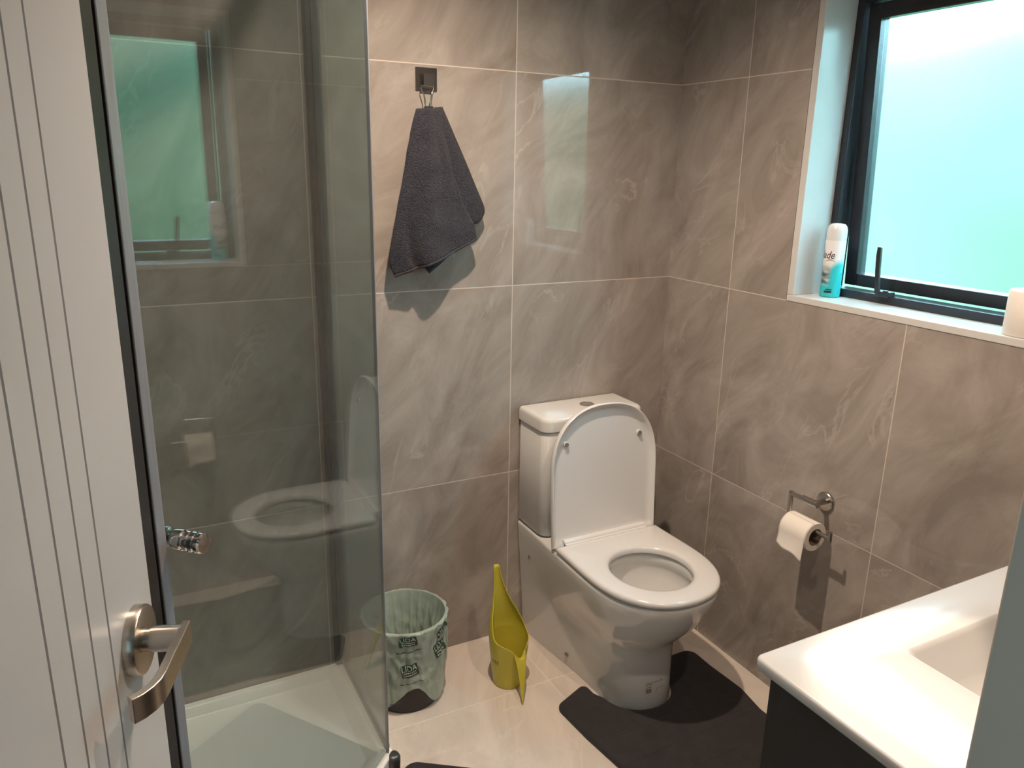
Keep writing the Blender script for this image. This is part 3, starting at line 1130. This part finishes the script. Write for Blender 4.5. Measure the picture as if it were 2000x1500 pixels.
mb.add([canp(x - (x0 + x1) / 2, y, .0004) for x, y in vs], fs)
part('printed_word', mb, 'ink', wc)

# ------------------------------------------------------------------ bath mats
def mat_mesh(outline, thick, rib, ribdir):
    """padded foam mat: flat underside, domed edge, pressed lines across the top"""
    bm = bmesh.new()
    return None

def mat_build(name, outline, label, z0=0.0006, thick=.013, ribs=None, lift=None):
    r = root(name, (sum(p[0] for p in outline) / len(outline), sum(p[1] for p in outline) / len(outline), 0), label, 'bath mat', 'charcoal bath mats')
    n_ = len(outline)
    pts = [Vector((x, y, 0)) for x, y in outline]
    nrm = []
    for i in range(n_):
        t = (pts[(i + 1) % n_] - pts[i - 1]).normalized()
        nrm.append(Vector((-t.y, t.x, 0)))
    area = sum(pts[i].x * pts[(i + 1) % n_].y - pts[(i + 1) % n_].x * pts[i].y for i in range(n_))
    s = 1 if area > 0 else -1
    def ring(k, z):
        out = []
        for p, q in zip(pts, nrm):
            pp = p + q * s * k
            out.append(pp + Vector((0, 0, z + (lift(p) if lift else 0))))
        return out
    bm_ = MB()
    bm_.loft([ring(.004, z0), ring(.0, z0 + .003), ring(0, z0 + thick * .6), ring(.003, z0 + thick * .9), ring(.008, z0 + thick), ring(.0125, z0 + thick)], True, False, False)
    nv = len(bm_.v)
    # top skin triangulated by bmesh fill
    me_off = base_of(r)
    bm = bmesh.new()
    vs = [bm.verts.new(p - me_off) for p in bm_.v]
    for f in bm_.f:
        bm.faces.new([vs[i] for i in f])
    top = vs[nv - n_:]
    bot = vs[:n_]
    ft = bm.faces.new(top)
    fb = bm.faces.new(list(reversed(bot)))
    bmesh.ops.recalc_face_normals(bm, faces=bm.faces)
    for f in bm.faces:
        f.smooth = f not in (ft, fb)
    me = bpy.data.meshes.new('mat_pad')
    bm.to_mesh(me)
    bm.free()
    me.materials.append(M['mat'])
    o = bpy.data.objects.new('mat_pad', me)
    COL.objects.link(o)
    o.parent = r
    return r


def rounded(pts, radii, seg=8):
    """polygon with rounded corners"""
    out = []
    n_ = len(pts)
    for i in range(n_):
        p = Vector(pts[i]); a = Vector(pts[i - 1]); c = Vector(pts[(i + 1) % n_])
        r = radii[i] if isinstance(radii, (list, tuple)) else radii
        if r <= 0:
            out.append((p.x, p.y)); continue
        u = (a - p).normalized(); w = (c - p).normalized()
        ang = u.angle(w)
        d = min(r / math.tan(ang / 2), (a - p).length * .49, (c - p).length * .49)
        rr = d * math.tan(ang / 2)
        cen = p + (u + w).normalized() * (rr / sin(ang / 2))
        s = p + u * d - cen
        e = p + w * d - cen
        a0 = atan2(s.y, s.x); a1 = atan2(e.y, e.x)
        da = (a1 - a0 + pi) % (2 * pi) - pi
        for k in range(seg + 1):
            t = a0 + da * k / seg
            out.append((cen.x + rr * cos(t), cen.y + rr * sin(t)))
    return out


def dense(pl, step=.012):
    out = []
    n_ = len(pl)
    for i in range(n_):
        a = Vector(pl[i]); b = Vector(pl[(i + 1) % n_])
        k = max(1, int((b - a).length / step))
        for j in range(k):
            q = a.lerp(b, j / k)
            out.append((q.x, q.y))
    return out


cut = []
for i in range(21):                               # scooped edge round the pedestal foot
    a = pi * i / 20
    cut.append((TX + .1160 * cos(a) * 1.0, -.420 - .131 * abs(sin(a)) ** .8))
ring_ = [(-.640, -.418, .032), (-.630, -.56, .08), (-.612, -.70, .08), (-.615, -.960, .04), (-.085, -.960, .04), (-.110, -.70, .08), (-.092, -.60, .08), (-.100, -.47, .08), (-.098, -.370, .035), (-.236, -.372, .020), (-.250, -.420, 0)]
ring_ += [(x, y, 0) for x, y in cut[1:-1]] + [(-.510, -.420, 0), (-.512, -.366, .022)]
um = rounded([(x, y) for x, y, r in ring_], [r for x, y, r in ring_])
# lying beside the pedestal the scoop fits its foot
def lift_u(p):
    return 0.0
mu = mat_build('bath_mat', um, 'charcoal U-shaped pedestal mat on the floor around the toilet foot')
# pressed channels across the mat
def mat_groove(parent, a, b, z=.0138):
    mb = MB()
    a, b = Vector((*a, z)), Vector((*b, z))
    t = (b - a).normalized(); w = Vector((-t.y, t.x, 0)) * .0022
    k = 14
    mb.grid([[a.lerp(b, i / k) + w for i in range(k + 1)], [a.lerp(b, i / k) + Vector((0, 0, .0010)) for i in range(k + 1)], [a.lerp(b, i / k) - w for i in range(k + 1)]])
    return part('stitched_seam', mb, 'mat', parent)
mat_groove(mu, (-.605, -.598), (-.115, -.614))
mat_groove(mu, (-.598, -.700), (-.118, -.688))
mat_groove(mu, (-.602, -.790), (-.105, -.780))
mat_groove(mu, (-.602, -.880), (-.105, -.870))
K = Vector((-1.106, -0.428)); e1 = Vector((.82, -.572)); e2 = Vector((-.572, -.82))
q = [K, K + e2 * .76, K + e2 * .76 + e1 * .46, K + e1 * .46]
m2 = mat_build('bath_mat', dense(rounded([(p.x, p.y) for p in q], .035), .03), 'charcoal bath mat lying on the floor in front of the shower door')

# ------------------------------------------------------------------ vanity
vc = root('vanity_cabinet', (-.45, -1.6, 0), 'charcoal vanity cabinet under the white basin top', 'vanity')
VX0, VY1, VY0 = -.885, -1.380, -1.836
mb = MB(); mb.box((VX0, VY0, .15), (VX0 + .018, VY1, .829)); part('side_panel', mb, 'cabinet', vc, bevel=.001)
mb = MB(); mb.box((-.020, VY0, .15), (-.002, VY1, .829)); part('side_panel', mb, 'cabinet', vc, bevel=.001)
mb = MB(); mb.box((VX0 + .018, VY0, .15), (-.020, VY1 - .02, .168)); part('base_panel', mb, 'cabinet', vc, bevel=.001)
mb = MB(); mb.box((VX0 + .018, VY0, .168), (-.020, VY0 + .012, .829)); part('back_panel', mb, 'cabinet', vc)
for x0, x1 in ((VX0 + .020, -.455), (-.451, -.022)):
    mb = MB(); mb.box((x0, VY1 - .018, .170), (x1, VY1 - .001, .815)); dr = part('cabinet_door', mb, 'cabinet', vc, bevel=.001)
    mb = MB(); xm = -.475 if x0 < -.5 else -.431
    mb.tube([(xm, VY1 - .002, .60), (xm, VY1 + .022, .60), (xm, VY1 + .022, .72), (xm, VY1 - .002, .72)], .004); part('cabinet_handle', mb, 'steel', dr)
vt = root('vanity_basin', (-.45, -1.6, .83), 'white moulded basin top resting on the charcoal vanity cabinet', 'basin')
BX0, BX1, BY1, BY0 = -.692, -.19, -1.447, -1.735
def rr2(x0, x1, y0, y1, z, r, nseg=7):
    pts = []
    for cx, cy, a0 in ((x1 - r, y1 - r, 0), (x0 + r, y1 - r, 90), (x0 + r, y0 + r, 180), (x1 - r, y0 + r, 270)):
        for i in range(nseg + 1):
            a = radians(a0 + 90 * i / nseg)
            pts.append(Vector((cx + r * cos(a), cy + r * sin(a), z)))
    return pts
OX0, OX1, OY0, OY1 = -.900, -.002, -1.836, -1.3585
mb = MB()
out = [rr2(OX0 + .012, OX1, OY0, OY1 - .012, .8292, .010), rr2(OX0 + .003, OX1, OY0, OY1 - .003, .8300, .012), rr2(OX0, OX1, OY0, OY1, .834, .012), rr2(OX0, OX1, OY0, OY1, .8455, .012), rr2(OX0 + .0015, OX1, OY0, OY1 - .0015, .8488, .011), rr2(OX0 + .005, OX1, OY0, OY1 - .005, .850, .009)]
inn = [rr2(BX0, BX1, BY0, BY1, .850, .012), rr2(BX0 + .002, BX1 - .002, BY0 + .002, BY1 - .002, .8485, .012), rr2(BX0 + .007, BX1 - .007, BY0 + .007, BY1 - .007, .840, .016),
       rr2(BX0 + .030, BX1 - .030, BY0 + .022, BY1 - .022, .775, .035), rr2(BX0 + .045, BX1 - .045, BY0 + .034, BY1 - .034, .755, .045), rr2(BX0 + .075, BX1 - .075, BY0 + .06, BY1 - .06, .745, .05), rr2(-.50, -.40, -1.62, -1.56, .741, .028)]
mb.loft(out + inn, True, False, True)
part('basin_top', mb, 'stone_top', vt, sharp=50)
mb = MB(); mb.lathe((-.45, -1.59, .740), (0, 0, 1), [(0, .030), (.003, .030), (.005, .022), (.004, .010)], 32); part('basin_waste', mb, 'chrome', vt)
# ------------------------------------------------------------------ toilet roll holder and roll
RY0, RY1, RZ = -0.6750, -0.8180, 0.6045       # far upright, near end, lower bar height
RXB = -0.070
hold = root('toilet_roll_holder', (0, -.735, .665), 'brushed steel toilet roll holder on the tiled right wall', 'toilet roll holder')
mb = MB(); mb.lathe((-.0005, -.735, .6655), (-1, 0, 0), [(0, .0265), (.006, .0265), (.008, .0245)], 40); part('wall_rose', mb, 'steel', hold)
mb = MB(); mb.tube([(-.006, -.735, .6655), (-.030, -.742, .6700), (RXB, -.753, .6785)], .0075); part('post', mb, 'steel', hold)
mb = MB()
mb.tube([(RXB, -.766, .6800), (RXB, -.715, .6790)], .0095, 24)
mb.tube([(RXB, -.718, .6790), (RXB, RY0 + .001, .6785)], .0062, 20)
mb.tube([(RXB, RY0, .6845), (RXB, RY0, RZ - .005)], .0062, 20)
mb.tube([(RXB, RY0, RZ), (RXB, RY1, RZ)], .0058, 20)
mb.tube([(RXB, RY1 + .002, RZ - .0055), (RXB, RY1 + .002, RZ + .018)], .0056, 20)
part('swing_arm', mb, 'steel', hold)
RC = Vector((RXB, 0, RZ - .0160))
RA0, RA1 = -.681, -.771
RR, RI = .0400, .0240
rl = root('toilet_roll', (RC.x, (RA0 + RA1) / 2, RC.z), 'half-used white toilet roll on the wall holder, one sheet hanging', 'toilet roll', 'toilet rolls')
mb = MB()
seg = 56
def circ(r, y):
    return [RC + Vector((r * cos(2 * pi * j / seg), y, r * sin(2 * pi * j / seg))) for j in range(seg)]
mb.loft([circ(RI, RA0), circ(RR - .001, RA0), circ(RR, RA0 - .002), circ(RR, RA1 + .002), circ(RR - .001, RA1), circ(RI, RA1)], True)
part('paper', mb, 'paper', rl, sharp=50)
mb = MB(); mb.loft([circ(RI - .0012, RA0 - .0005), circ(RI, RA0 - .0005), circ(RI, RA1 + .0005), circ(RI - .0012, RA1 + .0005), circ(RI - .0012, RA0 - .0005)], True); part('card_core', mb, 'card', rl)
rows = []
for i in range(9):
    a = radians(100 + 80 * i / 8)
    rows.append([RC + Vector(((RR + .0008) * cos(a), RA0 - .001 + (RA1 - RA0 + .002) * j / 12, (RR + .0008) * sin(a))) for j in range(13)])
for i in range(1, 10):
    t = i / 9
    row = []
    for j in range(13):
        u = j / 12
        ln = .042 + .020 * u + .004 * sin(u * 7)
        row.append(RC + Vector((-(RR + .0008) - .006 * t * t + .0015 * sin(u * 5 + t * 2) * t, RA0 - .001 + (RA1 - RA0 + .002) * u, -ln * t)))
    rows.append(row)
mb = MB(); mb.grid(rows); part('loose_sheet', mb, 'paper', rl, solid=.0006)

# spare roll on the window sill
SC = Vector((.056, -1.136, WZ0 + .0006))
sr = root('toilet_roll', SC, 'spare full toilet roll standing upright on the white window sill', 'toilet roll', 'toilet rolls')
mb = MB()
mb.lathe(SC, (0, 0, 1), [(0, .021), (0, .050), (.002, .0515), (.091, .0515), (.094, .0500), (.094, .021), (0, .021)], 64, False, False)
part('paper', mb, 'paper', sr, sharp=50)
mb = MB(); mb.lathe(SC, (0, 0, 1), [(.001, .0195), (.001, .021), (.0935, .021), (.0935, .0195), (.001, .0195)], 48, False, False); part('card_core', mb, 'card', sr)

# ------------------------------------------------------------------ air freshener can
AC = Vector((.0800, -.5900, WZ0 + .0006))
ar = root('air_freshener_can', AC, 'white and teal air freshener spray can on the window sill', 'spray can')
RCAN = .0262
fm, nt, b = new_mat('printed_spray_can')
N, L = nt.nodes, nt.links
tc = N.new('ShaderNodeTexCoord'); sp = N.new('ShaderNodeSeparateXYZ'); L.new(tc.outputs['Object'], sp.inputs[0])
nz = N.new('ShaderNodeTexNoise'); nz.inputs['Scale'].default_value = 26; nz.inputs['Detail'].default_value = 5
mp_ = N.new('ShaderNodeMapping'); mp_.inputs['Scale'].default_value = (1, 1, 2.6); L.new(tc.outputs['Object'], mp_.inputs['Vector']); L.new(mp_.outputs[0], nz.inputs['Vector'])
# height with a diagonal lean towards the right-hand side of the can
lean = N.new('ShaderNodeMath'); lean.operation = 'MULTIPLY_ADD'; L.new(sp.outputs['Y'], lean.inputs[0]); lean.inputs[1].default_value = 1.35; L.new(sp.outputs['Z'], lean.inputs[2])
r0 = N.new('ShaderNodeMapRange'); r0.interpolation_type = 'SMOOTHSTEP'
r0.inputs['From Min'].default_value = .075; r0.inputs['From Max'].default_value = .050; L.new(lean.outputs[0], r0.inputs['Value'])
mx = N.new('ShaderNodeMix'); mx.data_type = 'RGBA'; mx.inputs['A'].default_value = (.76, .72, .72, 1); mx.inputs['B'].default_value = (.02, .42, .44, 1); L.new(r0.outputs[0], mx.inputs['Factor'])
# misty landscape band
r1 = N.new('ShaderNodeValToRGB'); e = r1.color_ramp.elements
e[0].position = .40; e[0].color = (.05, .09, .10, 1); e[1].position = .62; e[1].color = (.50, .55, .55, 1); L.new(nz.outputs['Fac'], r1.inputs['Fac'])
band = N.new('ShaderNodeMapRange'); band.interpolation_type = 'SMOOTHSTEP'; band.inputs['From Min'].default_value = .095; band.inputs['From Max'].default_value = .070; L.new(sp.outputs['Z'], band.inputs['Value'])
b2 = N.new('ShaderNodeMapRange'); b2.interpolation_type = 'SMOOTHSTEP'; b2.inputs['From Min'].default_value = .025; b2.inputs['From Max'].default_value = .045; L.new(sp.outputs['Z'], b2.inputs['Value'])
yb = N.new('ShaderNodeMapRange'); yb.interpolation_type = 'SMOOTHSTEP'; yb.inputs['From Min'].default_value = -.018; yb.inputs['From Max'].default_value = -.006; L.new(sp.outputs['Y'], yb.inputs['Value'])
m1 = N.new('ShaderNodeMath'); m1.operation = 'MULTIPLY'; L.new(band.outputs[0], m1.inputs[0]); L.new(b2.outputs[0], m1.inputs[1])
m2_ = N.new('ShaderNodeMath'); m2_.operation = 'MULTIPLY'; L.new(m1.outputs[0], m2_.inputs[0]); L.new(yb.outputs[0], m2_.inputs[1])
mz = N.new('ShaderNodeMix'); mz.data_type = 'RGBA'; L.new(m2_.outputs[0], mz.inputs['Factor']); L.new(mx.outputs['Result'], mz.inputs['A']); L.new(r1.outputs['Color'], mz.inputs['B'])
L.new(mz.outputs['Result'], b.inputs['Base Color']); setp(b, Roughness=.28)
M['can_print'] = fm
mb = MB(); mb.lathe(AC, (0, 0, 1), [(0, .0245), (.002, RCAN), (.150, RCAN), (.1515, RCAN - .0004)], 48); part('can_body', mb, 'can_print', ar)
mb = MB(); mb.lathe(AC, (0, 0, 1), [(.1515, RCAN - .0002), (.178, RCAN - .0002), (.188, RCAN - .003), (.194, RCAN - .008), (.196, .008), (.1965, .001)], 48); part('spray_cap', mb, 'seat', ar)
view = (CAM - AC); va = atan2(view.y, view.x)
def canw(x, y):
    a = va + x / RCAN
    return AC + Vector((cos(a) * (RCAN + .0005), sin(a) * (RCAN + .0005), y))
vs, fs, (x0, x1) = text_faces('Glade', .026, 0.25)
mb = MB()
sc = .052 / (x1 - x0)
off = .004 - x1 * sc - .002
mb.add([canw(x * sc + off, .104 + y * sc * 1.25) for x, y in vs], fs)
rows = [[], []]
for i in range(13):
    t = i / 12
    x = -.024 + .030 * t
    y = .094 + .006 * sin(pi * t)
    rows[0].append(canw(x, y)); rows[1].append(canw(x, y + .0014 * sin(pi * (.08 + .84 * t))))
mb.grid(rows)
part('printed_word', mb, 'ink', ar)
mb = MB()
for k, (z0_, z1_, a0_, a1_) in enumerate(((.012, .018, -.016, .004), (.020, .0225, -.012, .004))):
    mb.grid([[canw(a0_ + (a1_ - a0_) * i / 6, z) for i in range(7)] for z in (z0_, z1_)])
part('printed_panel', mb, 'ink', ar)

# ------------------------------------------------------------------ wall hook, clip, towel
HKX, HKZ = -.8615, 1.7455
hk = root('wall_hook', (HKX, 0, HKZ), 'square brushed steel adhesive hook on the tiled back wall', 'hook')
mb = MB(); mb.box((HKX - .0305, -.0035, HKZ - .029), (HKX + .0305, -.0004, HKZ + .029)); part('back_plate', mb, 'hook_steel', hk, bevel=.0012)
mb = MB()
# folded strap: down the plate, out and up again
mb.loft([[Vector((x, y, z)) for x in (HKX - .014, HKX + .017)] + [Vector((x, y + .0001 + d, z + e_)) for x in (HKX + .017, HKX - .014)] for y, z, d, e_ in ((-.0036, HKZ + .006, -.0018, 0), (-.0040, HKZ - .020, -.0016, .001), (-.012, HKZ - .0245, -.0002, .0018), (-.018, HKZ - .020, .0016, .001), (-.021, HKZ + .012, .0018, 0))], True, True, True)
part('hook_strap', mb, 'hook_steel', hk, bevel=.0003)
CX = -.8665
cp = root('towel_clip', (CX, -.02, 1.70), 'bent wire spring clip hanging on the wall hook and gripping the towel', 'clip')
def wire(s):
    return [(CX + .018, -.0165 - .002 * s, 1.7265), (CX - .016, -.0165 - .002 * s, 1.7275), (CX - .0165, -.0185 - .002 * s, 1.722), (CX - .0105, -.020 - .004 * s, 1.706), (CX - .0085, -.021 - .006 * s, 1.694), (CX - .0085, -.022 - .009 * s, 1.674)]
def wire2(s):
    return [(CX + .018, -.0165 - .002 * s, 1.7265), (CX + .0185, -.0185 - .002 * s, 1.722), (CX + .011, -.020 - .004 * s, 1.706), (CX + .0085, -.021 - .006 * s, 1.694), (CX + .0085, -.022 - .009 * s, 1.674)]
for s in (0, 1):
    mb = MB(); mb.tube(wire(s), .0011, 10); mb.tube(wire2(s), .0011, 10); part('wire_arm', mb, 'chrome', cp)
mb = MB(); mb.box((CX - .010, -.036, 1.664), (CX + .012, -.020, 1.6765)); part('clip_jaw', mb, 'ink', cp, bevel=.003)

tw = root('hand_towel', (-.86, -.03, 1.67), 'dark grey terry hand towel hanging folded from the wall hook', 'towel')
NU, NV = 34, 46
Lp = polyline([(-.900, 0, 1.667), (-.920, 0, 1.613), (-.941, 0, 1.515), (-.964, 0, 1.423), (-.985, 0, 1.329), (-.993, 0, 1.268), (-.980, 0, 1.236)], NV)
Rp = polyline([(-.837, 0, 1.673), (-.822, 0, 1.583), (-.803, 0, 1.504), (-.773, 0, 1.422), (-.741, 0, 1.366), (-.735, 0, 1.330)], NV)
rows = []
for i in range(NV + 1):
    v = i / NV
    row = []
    for j in range(NU + 1):
        u = j / NU
        p = Lp[i].lerp(Rp[i], u)
        sag = .010 * sin(pi * u) * v * v * (1 - .35 * sin(2 * pi * u))
        # depth: thick at the gathered top, one soft ridge down the middle-left, hollow beside it
        ridge = .020 * math.exp(-((u - .52 + .12 * v) / .22) ** 2) * (.5 + v)
        fold = -.018 * math.exp(-((u - .16 - .22 * max(0, v - .55)) / .055) ** 2) * max(0, (v - .5)) * 2
        edge = .010 * (abs(2 * u - 1) ** 4)
        y = -.040 - ridge - .012 * v * (1 - .4 * u) - fold + edge - .010 * sin(pi * min(1, v * 3) * .5)
        y += .005 * noise.noise(Vector((u * 5, v * 7, 1))) + .0012 * noise.noise(Vector((u * 30, v * 40, 2)))
        row.append(Vector((p.x, y, p.z - sag * .4)))
    rows.append(row)
mb = MB(); mb.grid(rows)
part('front_fold', mb, 'towel', tw, solid=.007, sharp=80)
# hem band along the lower edge
mb = MB()
mb.tube([rows[-1][j] + Vector((0, -.001, 0)) for j in range(NU + 1)], .0042, 8)
part('hem', mb, 'towel_hem', tw)
# rear fold showing to the right
Wi = polyline([(-.850, 0, 1.674), (-.835, 0, 1.583), (-.816, 0, 1.504), (-.790, 0, 1.422), (-.752, 0, 1.366)], 28)
Wo = polyline([(-.826, 0, 1.676), (-.798, 0, 1.618), (-.759, 0, 1.538), (-.728, 0, 1.470), (-.699, 0, 1.408), (-.702, 0, 1.394), (-.722, 0, 1.372)], 28)
rows2 = []
for i in range(29):
    v = i / 28
    row = []
    for j in range(13):
        u = j / 12
        p = Wi[i].lerp(Wo[i], u)
        row.append(Vector((p.x, -.030 - .004 * sin(pi * u) - .006 * v + .010 * u * (1 - .5 * v), p.z)))
    rows2.append(row)
mb = MB(); mb.grid(rows2); part('rear_fold', mb, 'towel', tw, solid=.007, sharp=80)
# inner corner peeping below the front hem
rows3 = []
a_ = polyline([(-.905, 0, 1.34), (-.890, 0, 1.262), (-.869, 0, 1.235)], 10)
b_ = polyline([(-.760, 0, 1.38), (-.775, 0, 1.320), (-.800, 0, 1.290)], 10)
for i in range(11):
    rows3.append([Vector((a_[i].lerp(b_[i], j / 10).x, -.026 - .004 * sin(pi * j / 10), a_[i].lerp(b_[i], j / 10).z)) for j in range(11)])
mb = MB(); mb.grid(rows3); part('inner_fold', mb, 'towel', tw, solid=.006, sharp=80)
